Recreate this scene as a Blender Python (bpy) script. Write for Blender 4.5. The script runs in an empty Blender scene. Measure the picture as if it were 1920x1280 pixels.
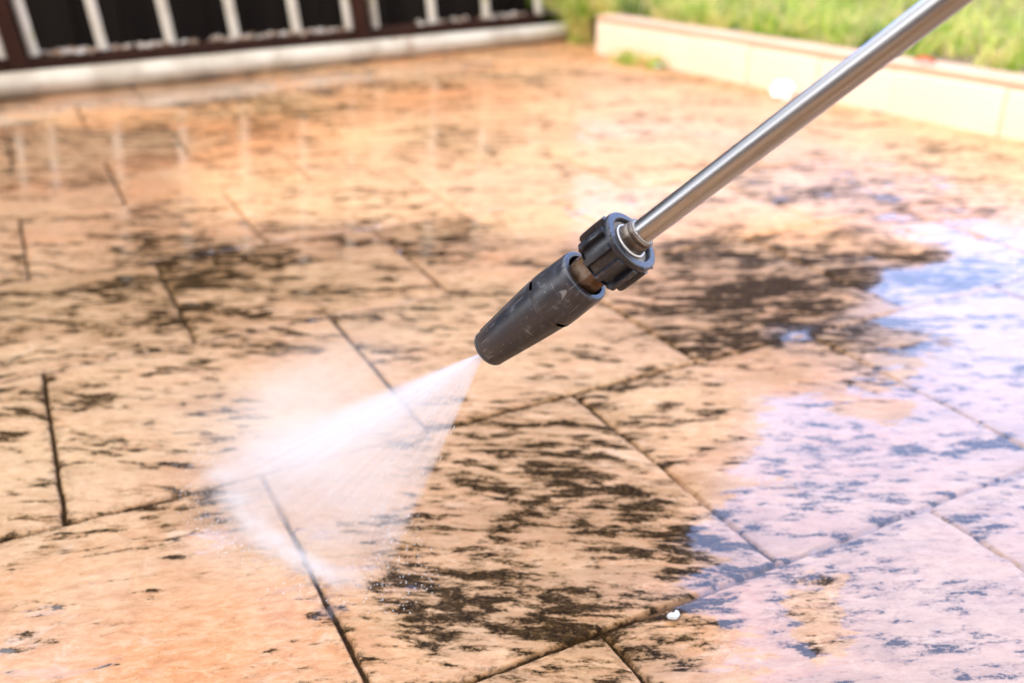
import bpy, bmesh, math, random
import numpy as np
from mathutils import Vector, Matrix
random.seed(7); RNG = np.random.default_rng(11)
sc = bpy.context.scene
COL = sc.collection

# ------------------------------------------------------------------ camera
FPX = 1763.0                    # focal length in pixels of the 1920 px wide photo
CAMH = 0.5
PITCH = math.atan(827 / 1763)
cam = bpy.data.cameras.new('camera'); camo = bpy.data.objects.new('camera', cam); COL.objects.link(camo)
cam.sensor_width = 36; cam.lens = FPX / 1920 * 36
camo.location = (0, 0, CAMH); camo.rotation_euler = (math.pi / 2 - PITCH, 0, 0)
cam.clip_start = 0.01; cam.clip_end = 500
cam.dof.use_dof = True; cam.dof.focus_distance = 0.625
cam.dof.aperture_fstop = cam.lens / 7.8; cam.dof.aperture_blades = 0
sc.camera = camo

# ------------------------------------------------------------------ light
SUN_EL = math.radians(38); SUN_H = Vector((-0.6, -0.8, 0))          # towards the sun
to_sun = (SUN_H * math.cos(SUN_EL) + Vector((0, 0, math.sin(SUN_EL)))).normalized()
W = bpy.data.worlds.new('World'); sc.world = W; W.use_nodes = True
nt = W.node_tree; nt.nodes.clear()
wo = nt.nodes.new('ShaderNodeOutputWorld'); bg = nt.nodes.new('ShaderNodeBackground')
sky = nt.nodes.new('ShaderNodeTexSky'); sky.sky_type = 'NISHITA'; sky.sun_disc = False
sky.sun_elevation = SUN_EL; sky.sun_rotation = math.atan2(SUN_H.x, SUN_H.y) % (2 * math.pi)
sky.air_density = 1.0; sky.dust_density = 1.5; sky.ozone_density = 1.0
tc = nt.nodes.new('ShaderNodeTexCoord'); mp = nt.nodes.new('ShaderNodeMapping'); mp.inputs['Scale'].default_value = (1, 1, 2.4)
cn = nt.nodes.new('ShaderNodeTexNoise'); cn.inputs['Scale'].default_value = 2.1; cn.inputs['Detail'].default_value = 7; cn.inputs['Roughness'].default_value = .55
cr = nt.nodes.new('ShaderNodeMapRange'); cr.inputs['From Min'].default_value = .36; cr.inputs['From Max'].default_value = .62
mx = nt.nodes.new('ShaderNodeMix'); mx.data_type = 'RGBA'
mx.inputs[7].default_value = (14.5, 14.3, 14.6, 1)
nt.links.new(tc.outputs['Generated'], mp.inputs[0]); nt.links.new(mp.outputs[0], cn.inputs['Vector'])
nt.links.new(cn.outputs[0], cr.inputs[0]); nt.links.new(cr.outputs[0], mx.inputs[0])
sp_ = nt.nodes.new('ShaderNodeVectorMath'); sp_.operation = 'DOT_PRODUCT'; sp_.inputs[1].default_value = (.28, .86, .42)
nt.links.new(tc.outputs['Generated'], sp_.inputs[0])
fr = nt.nodes.new('ShaderNodeMapRange'); fr.interpolation_type = 'SMOOTHSTEP'; fr.inputs['From Min'].default_value = .62; fr.inputs['From Max'].default_value = .92; fr.inputs['To Max'].default_value = .85
nt.links.new(sp_.outputs['Value'], fr.inputs[0])
m2 = nt.nodes.new('ShaderNodeMix'); m2.data_type = 'RGBA'; m2.inputs[7].default_value = (5.4, 7.6, 14.5, 1)
nt.links.new(fr.outputs[0], m2.inputs[0]); nt.links.new(mx.outputs[2], m2.inputs[6])
nt.links.new(sky.outputs[0], mx.inputs[6]); nt.links.new(m2.outputs[2], bg.inputs[0])
bg.inputs[1].default_value = 0.15
nt.links.new(bg.outputs[0], wo.inputs[0])
sl = bpy.data.lights.new('sun', 'SUN'); slo = bpy.data.objects.new('sun', sl); COL.objects.link(slo)
sl.energy = 2.3; sl.angle = math.radians(0.6); sl.color = (1.0, 0.93, 0.82)
slo.rotation_euler = to_sun.to_track_quat('Z', 'Y').to_euler(); slo.location = (-6, -8, 9)
sc.view_settings.view_transform = 'Standard'; sc.view_settings.look = 'None'
sc.view_settings.gamma = 1; sc.view_settings.use_curve_mapping = False
sc.view_settings.exposure = 0.92
sc.cycles.use_denoising = True
sc.cycles.volume_max_steps = 256; sc.cycles.volume_step_rate = 0.5
sc.cycles.transparent_max_bounces = 12; sc.cycles.max_bounces = 12; sc.cycles.volume_bounces = 10

# ------------------------------------------------------------------ helpers
def ray(x, y):
    dx = (x - 960) / FPX; dy = -(y - 640) / FPX
    return Vector((dx, math.cos(PITCH) + dy * math.sin(PITCH), -math.sin(PITCH) + dy * math.cos(PITCH)))
def onz(x, y, z=0.0):
    d = ray(x, y); t = (z - CAMH) / d.z
    return Vector((d.x * t, d.y * t, z))
def tag(o, label=None, cat=None, group=None, kind=None):
    if label: o['label'] = label
    if cat: o['category'] = cat
    if group: o['group'] = group
    if kind: o['kind'] = kind
    return o
def empty(name, loc=(0, 0, 0), **k):
    o = bpy.data.objects.new(name, None); COL.objects.link(o); o.location = loc; o.empty_display_size = .02
    return tag(o, **k)
def link(name, me, mat=None, parent=None, smooth=None, **k):
    o = bpy.data.objects.new(name, me); COL.objects.link(o)
    if mat: me.materials.append(mat)
    if parent: o.parent = parent
    if smooth is not None:
        me.shade_smooth()
        if smooth < 179: me.set_sharp_from_angle(angle=math.radians(smooth))
    return tag(o, **k)
def mesh_from(verts, faces):
    me = bpy.data.meshes.new('m'); me.from_pydata([tuple(v) for v in verts], [], faces); me.update(); return me
def fixn(me):
    bm = bmesh.new(); bm.from_mesh(me); bmesh.ops.recalc_face_normals(bm, faces=bm.faces); bm.to_mesh(me); bm.free(); return me
def lathe(profile, n=96, closed=True, skip=None, rfun=None):
    """profile: list of (r, t) in metres along local z; skip(i_segment, phi) removes a face"""
    V = []; F = []
    for (r, t) in profile:
        for k in range(n):
            a = 2 * math.pi * k / n
            rr = r if rfun is None else rfun(r, t, a)
            V.append((rr * math.cos(a), rr * math.sin(a), t))
    m = len(profile)
    for i in range(m - 1):
        for k in range(n):
            if skip and skip(i, 360.0 * (k + .5) / n): continue
            k2 = (k + 1) % n
            F.append((i * n + k, i * n + k2, (i + 1) * n + k2, (i + 1) * n + k))
    if closed:
        F.append(tuple(range(n - 1, -1, -1))); F.append(tuple((m - 1) * n + k for k in range(n)))
    return mesh_from(V, F)
def box_mesh(parts, bevel=0.0, seg=2):
    """parts: list of (origin, ex, ey, ez) full edge vectors"""
    bm = bmesh.new()
    for (o, ex, ey, ez) in parts:
        o, ex, ey, ez = map(Vector, (o, ex, ey, ez))
        vs = [bm.verts.new(o + ex * a + ey * b + ez * c) for c in (0, 1) for b in (0, 1) for a in (0, 1)]
        for f in ((0, 2, 3, 1), (4, 5, 7, 6), (0, 1, 5, 4), (2, 6, 7, 3), (0, 4, 6, 2), (1, 3, 7, 5)):
            bm.faces.new([vs[i] for i in f])
    bmesh.ops.recalc_face_normals(bm, faces=bm.faces)
    if bevel:
        bmesh.ops.bevel(bm, geom=list(bm.edges), offset=bevel, segments=seg, profile=.6, affect='EDGES')
    me = bpy.data.meshes.new('m'); bm.to_mesh(me); bm.free(); return me
def tube(p0, p1, r, n=20, r2=None, capround=True):
    p0, p1 = Vector(p0), Vector(p1); d = (p1 - p0); L = d.length; q = d.to_track_quat('Z', 'Y').to_matrix()
    r2 = r if r2 is None else r2
    prof = [(r * .55, 0), (r * .9, r * .12), (r, r * .4), (r2, L - r2 * .4), (r2 * .9, L - r2 * .12), (r2 * .55, L)] if capround else [(r, 0), (r2, L)]
    me = lathe(prof, n); me.transform(Matrix.Translation(p0) @ q.to_4x4()); return fixn(me)

def mat(name, base=(.5, .5, .5), rough=.5, metal=0.0):
    m = bpy.data.materials.new(name); m.use_nodes = True
    b = m.node_tree.nodes['Principled BSDF']
    b.inputs['Base Color'].default_value = (*base, 1); b.inputs['Roughness'].default_value = rough; b.inputs['Metallic'].default_value = metal
    return m, m.node_tree, b
class N:
    """tiny node builder"""
    def __init__(s, t): s.t = t
    def n(s, typ, **k):
        x = s.t.nodes.new(typ)
        for a, b in k.items(): setattr(x, a, b)
        return x
    def set(s, sock, v):
        if hasattr(v, 'is_linked') or isinstance(v, bpy.types.NodeSocket): s.t.links.new(v, sock)
        else: sock.default_value = v
    def math(s, op, a, b=0.0, c=None, clamp=False):
        x = s.n('ShaderNodeMath', operation=op, use_clamp=clamp); s.set(x.inputs[0], a); s.set(x.inputs[1], b)
        if c is not None: s.set(x.inputs[2], c)
        return x.outputs[0]
    def vmath(s, op, a, b=None, out=0):
        x = s.n('ShaderNodeVectorMath', operation=op); s.set(x.inputs[0], a)
        if b is not None: s.set(x.inputs[1], b)
        return x.outputs[out]
    def noise(s, vec, scale, detail=4, rough=.5, dist=0.0):
        x = s.n('ShaderNodeTexNoise'); s.set(x.inputs['Vector'], vec); x.inputs['Scale'].default_value = scale
        x.inputs['Detail'].default_value = detail; x.inputs['Roughness'].default_value = rough; x.inputs['Distortion'].default_value = dist
        return x.outputs[0]
    def mapping(s, vec, scale=(1, 1, 1), rot=(0, 0, 0), loc=(0, 0, 0)):
        x = s.n('ShaderNodeMapping'); s.set(x.inputs[0], vec); x.inputs['Scale'].default_value = scale
        x.inputs['Rotation'].default_value = rot; x.inputs['Location'].default_value = loc
        return x.outputs[0]
    def ss(s, v, lo, hi, a=0.0, b=1.0):
        x = s.n('ShaderNodeMapRange', interpolation_type='SMOOTHSTEP'); s.set(x.inputs[0], v)
        s.set(x.inputs[1], lo); s.set(x.inputs[2], hi); s.set(x.inputs[3], a); s.set(x.inputs[4], b)
        return x.outputs[0]
    def mix(s, f, a, b):
        x = s.n('ShaderNodeMix', data_type='RGBA'); s.set(x.inputs[0], f)
        s.set(x.inputs[6], (*a, 1) if isinstance(a, tuple) else a); s.set(x.inputs[7], (*b, 1) if isinstance(b, tuple) else b)
        return x.outputs[2]
    def attr(s, name):
        x = s.n('ShaderNodeAttribute'); x.attribute_name = name; return x.outputs['Fac']
    def bump(s, h, strength=.3, dist=.001, normal=None):
        x = s.n('ShaderNodeBump'); s.set(x.inputs['Height'], h); x.inputs['Strength'].default_value = strength; x.inputs['Distance'].default_value = dist
        if normal is not None: s.set(x.inputs['Normal'], normal)
        return x.outputs[0]
    def obj(s): return s.n('ShaderNodeTexCoord').outputs['Object']

# ------------------------------------------------------------------ patio: stamped slate concrete in running bond
ANG = math.radians(27.5)
UX, UY = math.cos(ANG), math.sin(ANG)
ROW = 0.668 * CAMH; V0 = 0.915 * CAMH; LEN = 0.698 * CAMH; U0 = 0.280 * CAMH

DIRT = [(x, y, (min(d + (.12 if 700 < x < 1340 and d > .45 else 0), .80) if y > 700 else min(d, .93) + (.05 if y < 300 else 0) + (.08 if x < 900 and 480 < y and d > .5 else 0))) for x, y, d in [
 (1450,640,.85),(1500,620,.9),(1600,690,.72),(1230,480,.7),(1250,540,.8),(1350,590,.92),(1180,620,.6),(1150,680,.5),(940,960,.66),(860,1000,.6),(960,1150,.7),(1130,1000,.7),(1050,800,.6),(950,800,.55),(1300,900,.5),(1000,850,.62),(1000,950,.74),(1200,950,.68),(900,1100,.74),(1100,1080,.8),(1250,1000,.8),(1000,1200,.64),(820,1150,.62),(1150,1230,.75),(1060,1250,.65),
 (700,1200,.42),(650,1250,.42),(760,1050,.5),(870,880,.58),(940,700,.35),(1100,800,.6),(1200,780,.45),(1300,820,.38),(1400,900,.5),(1000,620,.45),(1050,560,.5),(1200,560,.6),
 (1300,500,1.1),(1400,480,1.05),(1500,500,1.1),(1650,490,1.12),(1400,560,1.1),(1550,560,1.02),(1650,640,1.0),(1250,620,.85),(1350,640,.85),(1500,680,.55),(1600,760,.6),(1450,780,.38),
 (1350,720,.45),(1300,750,.35),(1800,600,.4),(1850,700,.45),(1700,850,.58),(1550,830,.62),(1600,1000,.48),(1750,900,.5),(1850,920,.55),(1800,1050,.45),(1500,1100,.45),
 (1600,1200,.6),(1750,1180,.42),(1850,1200,.4),(1400,1180,.35),(1300,1240,.62),(1400,1260,.38),(1230,1200,.66),(100,1100,.12),(300,1150,.05),(200,1080,.1),(400,1180,.1),(200,1200,.08),(450,1230,.1),(100,1230,.2),(60,1230,.4),(400,1100,.16),
 (550,1050,.22),(300,1250,.16),(520,1240,.36),(450,960,.55),(380,960,.68),(330,980,.68),(200,1000,.5),(50,1020,.5),(0,1010,.75),(200,900,.3),(300,830,.28),(150,800,.5),
 (130,760,.62),(40,850,.33),(300,740,.33),(400,720,.4),(50,650,.45),(100,560,.6),(200,600,.65),(60,600,.65),(300,600,.65),(400,600,.72),(350,515,1.15),(330,500,.9),(450,510,.75),
 (550,560,.6),(650,620,.5),(550,640,.55),(600,700,.2),(750,600,.45),(700,500,.62),(600,450,.62),(750,450,.62),(850,450,.6),(950,480,.55),(850,520,.5),(100,450,.42),
 (200,460,.45),(280,450,.6),(350,440,.6),(500,400,.36),(600,380,.28),(450,320,.12),(550,350,.48),(700,300,.28),(900,350,.2),(1000,300,.35),(1200,260,.35),(1100,220,.4),
 (900,200,.4),(700,190,.4),(600,200,.62),(500,215,.6),(400,220,.5),(820,160,.5),(1000,420,.33),(1100,400,.28),(1300,350,.3),(1450,350,.65),(1550,360,.7),(1650,400,.68),
 (1700,430,.55),(1500,420,.35),(1700,300,.5),(1800,250,.4),(1850,350,.4),(1750,280,.6),(1650,280,.3),(100,380,.35),(50,300,.25),(200,300,.25),(300,350,.2),(130,370,.45),
 (100,250,.3),(350,240,.5),(600,850,.3),(600,950,.3),(700,950,.33),(550,800,.2)]]
WET = [(1800,520,1),(1900,480,.85),(1700,540,.95),(1680,600,.8),(1640,600,.3),(1660,640,.3),(1740,680,.6),(1850,600,1),(1900,700,1),(1800,780,1),(1650,760,.4),(1500,770,.62),(1520,830,.8),
 (1420,880,.66),(1600,850,.9),(1700,900,1),(1400,1000,.8),(1330,1010,.55),(1500,1000,1),(1430,1150,.75),(1380,1100,.8),(1530,1100,.32),(1540,1200,.28),(1520,1150,.25),(1650,1150,.95),(1620,1250,.85),
 (1450,1230,.62),(1250,900,.1),(1250,1050,.15),(1300,1180,.12),(1450,700,.12),(1550,560,.05),(1600,520,.05),(1550,640,.12),(1500,450,.05),(1500,625,.5),(1700,480,.1),(1850,440,.5),(1800,400,.3),
 (1900,350,.3),(1900,1250,.9),(1900,1000,1),(100,180,.85),(300,175,.95),(420,180,.7),(500,190,.2),(200,215,.25),(560,145,.5),(720,130,.4),(1250,160,.15),(1100,130,.15),(1180,200,.1),(430,1000,.5),
 (600,1090,.5),(500,950,.35),(800,1000,.1),(1000,1000,.12),(1100,1200,.12),(200,1100,.3),(200,800,.25),(100,400,.25),(500,500,.3),(800,400,.25),(900,700,.1),(1200,300,.1),(700,1200,.2),(60,1250,.4),(700,250,.2),(300,350,.3),(460,260,.5),(820,260,.5),(490,460,.5),(590,470,.5),(730,430,.5),(820,420,.5)]
WET += [(50,250,.5),(150,330,.5),(300,290,.5),(250,400,.42),(560,300,.42),(1400,560,-.2),(1320,590,-.15),(1350,640,-.1),(1260,560,-.1),(1480,580,-.1),(1150,780,-.05),(1250,800,-.05),(1320,760,0),(1340,850,.15),(1200,900,-.08),(1150,950,-.1),(1100,850,-.1),(1230,980,-.1),(300,1100,.08),(150,1050,.1),(350,1180,.1),(250,1000,.1)]
TINT = [(200,1250,.75),(500,1230,.85),(1080,1240,.95),(100,900,.2),(300,750,.15),(600,650,.25),(600,450,.4),(200,230,1),(700,170,1),(500,240,.9),(1000,200,.75),(900,150,.9),(1200,250,.5),
 (1500,350,.7),(1700,400,.8),(1750,430,.9),(100,300,.8),(250,280,.75),(900,350,.3),(1500,250,.3),(1000,950,.5),(1700,1100,.2),(1300,550,.65),(1500,560,.75),(1250,1250,.85),(1600,200,.2),(100,450,.6),
 (1100,620,.5),(900,1150,.55),(300,1150,.6),(500,1000,.3),(1000,700,.35),(1850,250,.4)]
JNT = [(0,1005,.9),(110,980,1),(300,935,.9),(430,897,.6),(700,830,.3),(900,780,.8),(1075,738,.8),(1200,700,.9),(1290,683,.95),(1400,650,.7),(1502,624,.2),(1640,590,.1),
 (860,1280,.95),(1130,1182,.85),(1250,1140,.45),(1350,1090,.4),(1450,1045,.25),(1550,1010,.05),(1680,970,.0),(1800,930,.0),(1920,880,.0),(98,692,.75),(250,665,.85),(351,645,.6),(547,598,.4),(700,570,.5),(819,551,.5),(950,520,.3),
 (1357,453,.5),(1544,415,.4),(59,524,.4),(170,505,.5),(350,475,.5),(150,393,.5),(350,365,.45),(120,315,.5),(280,295,.5),(450,265,.4),(273,489,.6),(430,462,.3),(539,450,.6),(110,975,1),(95,850,1),(75,705,1),(690,1280,1),(600,1110,.9),(511,930,.5),(1180,820,.8),(1240,880,.6),
 (1330,960,.05),(1290,920,.15),(1365,985,.2),(1400,1010,.8),(1440,1040,.9),(1210,1280,1),(1160,1210,1),(590,590,.95),(700,715,.75),(770,805,.65),(1130,570,.3),(1200,620,.35),(1260,665,.9),(1740,745,.0),(1600,675,.0),(1850,800,.0),(1670,710,.0),
 (1920,1067,.1),(1745,958,.1),(320,590,1),(345,630,.35),(825,550,.7),(750,490,.6),(680,430,.5),(60,524,1),(47,407,1),(420,360,.5),(490,460,.55),(207,305,1),(248,380,.8),(40,265,1),(43,327,1),(320,235,.9),
 (351,278,.8),(510,262,.5),(590,335,.5),(1033,370,.4),(1115,407,.4)]
def field(pts):
    P = np.array([(lambda w: (w.x, w.y))(onz(x, y)) for x, y, _ in pts]); v = np.array([q[2] for q in pts])
    return P, v
def idw(fx, X, Y, power=3.0, base=None, bw=0.0):
    """smooth interpolation of hand placed stain / puddle values lying on the floor"""
    P, v = fx; out = np.zeros_like(X); wsum = np.zeros_like(X) + 1e-9
    yy = np.maximum(Y, .25)
    for (px, py), val in zip(P, v):
        d2 = ((X - px) / yy) ** 2 * 1.0 + (np.log(yy / max(py, .25)) * 1.1) ** 2 + 4e-4
        w = d2 ** (-power / 2)
        out += w * val; wsum += w
    if base is not None: out += base * bw; wsum += bw
    return out / wsum

def hash01(i, j, k=0):
    s = np.sin(i * 127.1 + j * 311.7 + k * 74.7) * 43758.5453
    return s - np.floor(s)
def vnoise(x, y, k=0):
    xi = np.floor(x); yi = np.floor(y); fx = x - xi; fy = y - yi
    fx = fx * fx * (3 - 2 * fx); fy = fy * fy * (3 - 2 * fy)
    a = hash01(xi, yi, k); b = hash01(xi + 1, yi, k); c = hash01(xi, yi + 1, k); d = hash01(xi + 1, yi + 1, k)
    return a + (b - a) * fx + (c - a) * fy + (a - b - c + d) * fx * fy
def fbm(x, y, oct=5, k=0):
    s = 0; a = .5; t = 0
    for o in range(oct):
        s = s + a * vnoise(x * 2 ** o, y * 2 ** o, k + o * 7); t += a; a *= .55
    return s / t

ylist = list(np.linspace(-14, -1, 14)) + list(np.linspace(-.8, .3, 12))
near = []
y = 0.36
while y < 4.6:
    near.append(y); y += 0.0011 * (0.30 + y * y * .9 + .25 * y) / .62
ys = np.array(ylist + near + list(np.linspace(4.7, 9, 12)))
sfine = np.linspace(-1, 1, 860); souter = np.array([1.08, 1.2, 1.4, 1.7, 2.2, 3, 4.5, 7, 11])
ss_ = np.concatenate([-souter[::-1], sfine, souter])
hw = 0.60 * np.clip(ys, .3, 4.6) + .18
X = ss_[None, :] * hw[:, None]; Y = np.repeat(ys[:, None], len(ss_), 1)
U = X * UX + Y * UY; Vv = -X * UY + Y * UX
wob = (fbm(U * 30, Vv * 30, 3, 5) - .5) * .0024
rowi = np.floor((Vv + wob - V0) / ROW)
vr = (Vv + wob - V0) - rowi * ROW
dv = np.minimum(vr, ROW - vr)
off = U0 + np.where(rowi % 2 == 0, 0.0, -0.5 * LEN)
wob2 = (fbm(U * 30 + 9, Vv * 30, 3, 15) - .5) * .0024
ui = np.floor((U + wob2 - off) / LEN); ur = (U + wob2 - off) - ui * LEN
du = np.minimum(ur, LEN - ur)
dj = np.minimum(du, dv)
jw = .0017 + .0019 * fbm(X * 60, Y * 60, 3, 33)
J = np.clip(1 - (dj - jw * .35) / jw, 0, 1); J = J * J * (3 - 2 * J)
# slate relief: long shallow ledges, each stone pressed at its own angle
ta = (hash01(rowi, ui, 3) - .5) * .24 + .05
rx = X * np.cos(ta) + Y * np.sin(ta); ry = -X * np.sin(ta) + Y * np.cos(ta)
tsx = hash01(rowi, ui, 8) * 9; 
warp = fbm(rx * 6 + tsx, ry * 10, 4, 1)
rel = fbm(rx * 9 + tsx, ry * 34 + warp * 5, 5, 2)
ledge = fbm(rx * 4 + tsx, ry * 9 + warp * 2, 4, 6)
led = np.abs((ledge * 7) % 1 - .5) * 2
edge_round = np.clip(1 - (dj - .004) / .012, 0, 1) ** 2
Z = (rel - .5) * .0030 + (ledge - .5) * .004 + (led - .5) * .0006 - J * .0042 - edge_round * .0008
wetf = idw(field(WET), X, Y, 3.0, .15, 4.0)
dirtf = idw(field(DIRT), X, Y, 3.2, .4, 3.0)
tintf = idw(field(TINT), X, Y, 3.0, .5, 1.0)
jntf = idw(field(JNT), X, Y, 4.5, .5, 1.0)
# the pooled water lies flat over the relief
nr, nc = X.shape
co = np.stack([X, Y, Z], -1).reshape(-1, 3).astype(np.float32)
idx = np.arange(nr * nc).reshape(nr, nc)
quads = np.stack([idx[:-1, :-1], idx[:-1, 1:], idx[1:, 1:], idx[1:, :-1]], -1).reshape(-1, 4).astype(np.int32)
me = bpy.data.meshes.new('patio'); me.vertices.add(len(co)); me.vertices.foreach_set('co', co.ravel())
me.loops.add(quads.size); me.loops.foreach_set('vertex_index', quads.ravel())
me.polygons.add(len(quads)); me.polygons.foreach_set('loop_start', np.arange(0, quads.size, 4, dtype=np.int32))
me.update(calc_edges=True); me.shade_smooth()
low = 1 - np.clip((rel - .36) / .3, 0, 1)
for nm, arr in dict(dirt=dirtf, wet=wetf, tint=tintf, joint=J, jdirt=jntf, jnear=np.clip(1 - dj / .014, 0, 1),
                    relief=rel, ledge=ledge, rx=rx + tsx * .11, ry=ry + tsx * .23, tile=hash01(rowi, ui, 21)).items():
    a = me.attributes.new(nm, 'FLOAT', 'POINT'); a.data.foreach_set('value', arr.ravel().astype(np.float32))

m, t, b = mat('stamped_concrete'); g = N(t)
cx = g.n('ShaderNodeCombineXYZ'); g.set(cx.inputs[0], g.attr('rx')); g.set(cx.inputs[1], g.attr('ry')); tv = cx.outputs[0]
pos = g.n('ShaderNodeNewGeometry').outputs['Position']
D, Wt, T, Jn, JD, JNr, RL, LG, TL = [g.attr(k) for k in ('dirt', 'wet', 'tint', 'joint', 'jdirt', 'jnear', 'relief', 'ledge', 'tile')]
# concrete colour
nb = g.noise(g.mapping(tv, (5, 14, 1)), 1.0, 6, .6, .4)
nf = g.noise(g.mapping(tv, (62, 140, 1)), 1.0, 7, .7, .5)
np1 = g.noise(pos, 330.0, 4, .7); np2 = g.noise(g.mapping(tv, (14, 20, 1), loc=(2, 9, 0)), 1.0, 6, .7, 1.0)
nl = g.noise(g.mapping(pos, (2.3, 3.1, 1)), 1.0, 4, .55)
tf = g.math('ADD', T, g.math('MULTIPLY', g.math('SUBTRACT', nb, .5), 1.3))
tf = g.math('ADD', tf, g.math('MULTIPLY', g.math('SUBTRACT', TL, .5), .25), clamp=True)
base = g.mix(tf, (.51, .335, .20), (.54, .205, .065))
base = g.mix(g.ss(nl, .35, .7, 0, .8), base, (.53, .34, .165))
base = g.mix(g.ss(nf, .38, .72, 0, .55), base, (.66, .46, .28))
base = g.mix(g.ss(nf, .5, .24, 0, .4), base, (.27, .125, .06))
base = g.mix(g.ss(nb, .48, .30, 0, .35), base, (.40, .14, .045))
base = g.mix(g.ss(np1, .60, .70, 0, .55), base, (.22, .11, .06)); base = g.mix(g.ss(np1, .38, .30, 0, .4), base, (.72, .55, .40))
base = g.mix(g.ss(np2, .56, .66, 0, .45), base, (.42, .20, .10)); base = g.mix(g.ss(np2, .42, .32, 0, .40), base, (.64, .47, .33))
# lichen / algae film: dark flecks drawn out along the slate relief
s1 = g.noise(g.mapping(tv, (17, 62, 1)), 1.0, 6, .56, .8)
s2 = g.noise(g.mapping(tv, (44, 130, 1), loc=(3, 1, 0)), 1.0, 5, .55, .3)
s3 = g.noise(g.mapping(tv, (5.5, 13, 1), loc=(7, 2, 0)), 1.0, 3, .5, .5)
s4 = g.noise(g.mapping(tv, (260, 420, 1)), 1.0, 5, .7)
st = g.math('ADD', g.math('MULTIPLY', s1, .54), g.math('MULTIPLY', s2, .42))
st = g.math('ADD', st, g.math('MULTIPLY', s3, .10))
st = g.math('ADD', st, g.math('MULTIPLY', g.math('SUBTRACT', .5, RL), .30))
st = g.math('ADD', st, g.math('MULTIPLY', g.math('SUBTRACT', s4, .5), .26))
# threshold: higher dirt -> more cover
thr = g.math('SUBTRACT', .698, g.math('MULTIPLY', D, .23))
core = g.ss(st, thr, g.math('ADD', thr, .05))
core = g.math('MULTIPLY', core, g.ss(g.noise(g.mapping(tv, (150, 260, 1), loc=(1, 5, 0)), 1.0, 4, .7), .30, .50, .45, 1.0))
halo = g.ss(st, g.math('SUBTRACT', thr, .07), g.math('ADD', thr, .03))
film = g.ss(g.math('ADD', g.math('MULTIPLY', g.noise(g.mapping(tv, (9, 24, 1), loc=(4, 4, 0)), 1.0, 7, .68, .6), 1.0), g.math('MULTIPLY', g.math('SUBTRACT', D, .5), .30)), .44, .66)
base = g.mix(g.math('MULTIPLY', film, g.ss(D, .1, .9, .30, .62)), base, (.30, .165, .070))
# joints
jd = g.math('ADD', JD, g.math('MULTIPLY', g.math('SUBTRACT', g.noise(pos, 38.0, 6, .7), .5), 1.3))
jnn = g.math('ADD', Jn, g.math('MULTIPLY', g.math('SUBTRACT', g.noise(pos, 210.0, 5, .7), .5), 1.5))
jcore = g.math('MULTIPLY', g.ss(jd, .38, .72), g.ss(jnn, .35, .85))
js = g.math('MULTIPLY', g.math('MULTIPLY', JNr, g.ss(JD, .55, 1.0)), g.ss(g.noise(pos, 120.0, 5, .7), .48, .62))
base = g.mix(g.math('MULTIPLY', Jn, .7), base, g.mix(g.ss(JD, .05, .36), (.40, .25, .17), (.20, .085, .028)))
base = g.mix(g.math('MULTIPLY', halo, g.ss(D, .1, .9, .35, .88)), base, (.19, .095, .026))
dark = g.math('MAXIMUM', g.math('MULTIPLY', core, .93), g.math('MAXIMUM', g.math('MULTIPLY', jcore, .92), g.math('MULTIPLY', js, .8)))
dcol = g.mix(g.ss(g.noise(pos, 130.0, 5, .65), .38, .66), (.0035, .0026, .0020), (.034, .019, .006))
base = g.mix(dark, base, dcol)
# wetness: water film as a clear coat
wn = g.noise(g.mapping(pos, (16, 34, 1)), 1.0, 5, .6, .3)
wn2 = g.noise(g.mapping(pos, (70, 130, 1)), 1.0, 3, .5)
wsum = g.math('ADD', Wt, g.math('MULTIPLY', g.math('SUBTRACT', wn, .5), 1.0))
wsum = g.math('ADD', wsum, g.math('MULTIPLY', g.math('SUBTRACT', wn2, .5), .25))
wsum = g.math('ADD', wsum, g.math('MULTIPLY', g.math('SUBTRACT', .5, RL), .35))
wsum = g.math('ADD', wsum, g.math('MULTIPLY', g.math('SUBTRACT', s1, .5), .55))
pud = g.ss(wsum, .43, .51)
wetdark = g.mix(1.0, base, (0, 0, 0)); wm = [x for x in t.nodes if x.type == 'MIX'][-1]; wm.blend_type = 'MULTIPLY'; wm.inputs[7].default_value = (.88, .83, .80, 1)
t.links.new(g.mix(pud, base, wetdark), b.inputs['Base Color'])
t.links.new(g.math('MULTIPLY', g.math('ADD', g.math('MULTIPLY', pud, .90), g.ss(Wt, .10, .5, .03, .58)), g.math('SUBTRACT', 1.0, g.math('MULTIPLY', dark, g.math('SUBTRACT', .85, g.math('MULTIPLY', pud, .6))))), b.inputs['Coat Weight'])
t.links.new(g.math('SUBTRACT', .09, g.math('MULTIPLY', pud, .06)), b.inputs['Coat Roughness'])
b.inputs['Coat IOR'].default_value = 1.6
b.inputs['Roughness'].default_value = .6; t.links.new(g.math('SUBTRACT', .15, g.math('MULTIPLY', dark, .15)), b.inputs['Specular IOR Level'])
bh = g.math('ADD', g.math('MULTIPLY', g.noise(g.mapping(tv, (45, 110, 1)), 1.0, 9, .72, .6), .8), g.math('MULTIPLY', core, .25))
nrm = g.bump(bh, .55, .0012)
t.links.new(nrm, b.inputs['Normal'])
rip = g.noise(g.mapping(pos, (30, 55, 1)), 1.0, 4, .5)
geoN = g.n('ShaderNodeNewGeometry').outputs['Normal']
up = g.n('ShaderNodeMix', data_type='VECTOR'); g.set(up.inputs[0], g.math('ADD', g.math('MULTIPLY', pud, .3), .65)); g.set(up.inputs[4], nrm); up.inputs[5].default_value = (0, 0, 1)
cnm = g.bump(rip, .12, .002, g.vmath('NORMALIZE', up.outputs[1]))
t.links.new(cnm, b.inputs['Coat Normal'])
patio = link('patio', me, m, kind='structure')

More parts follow.
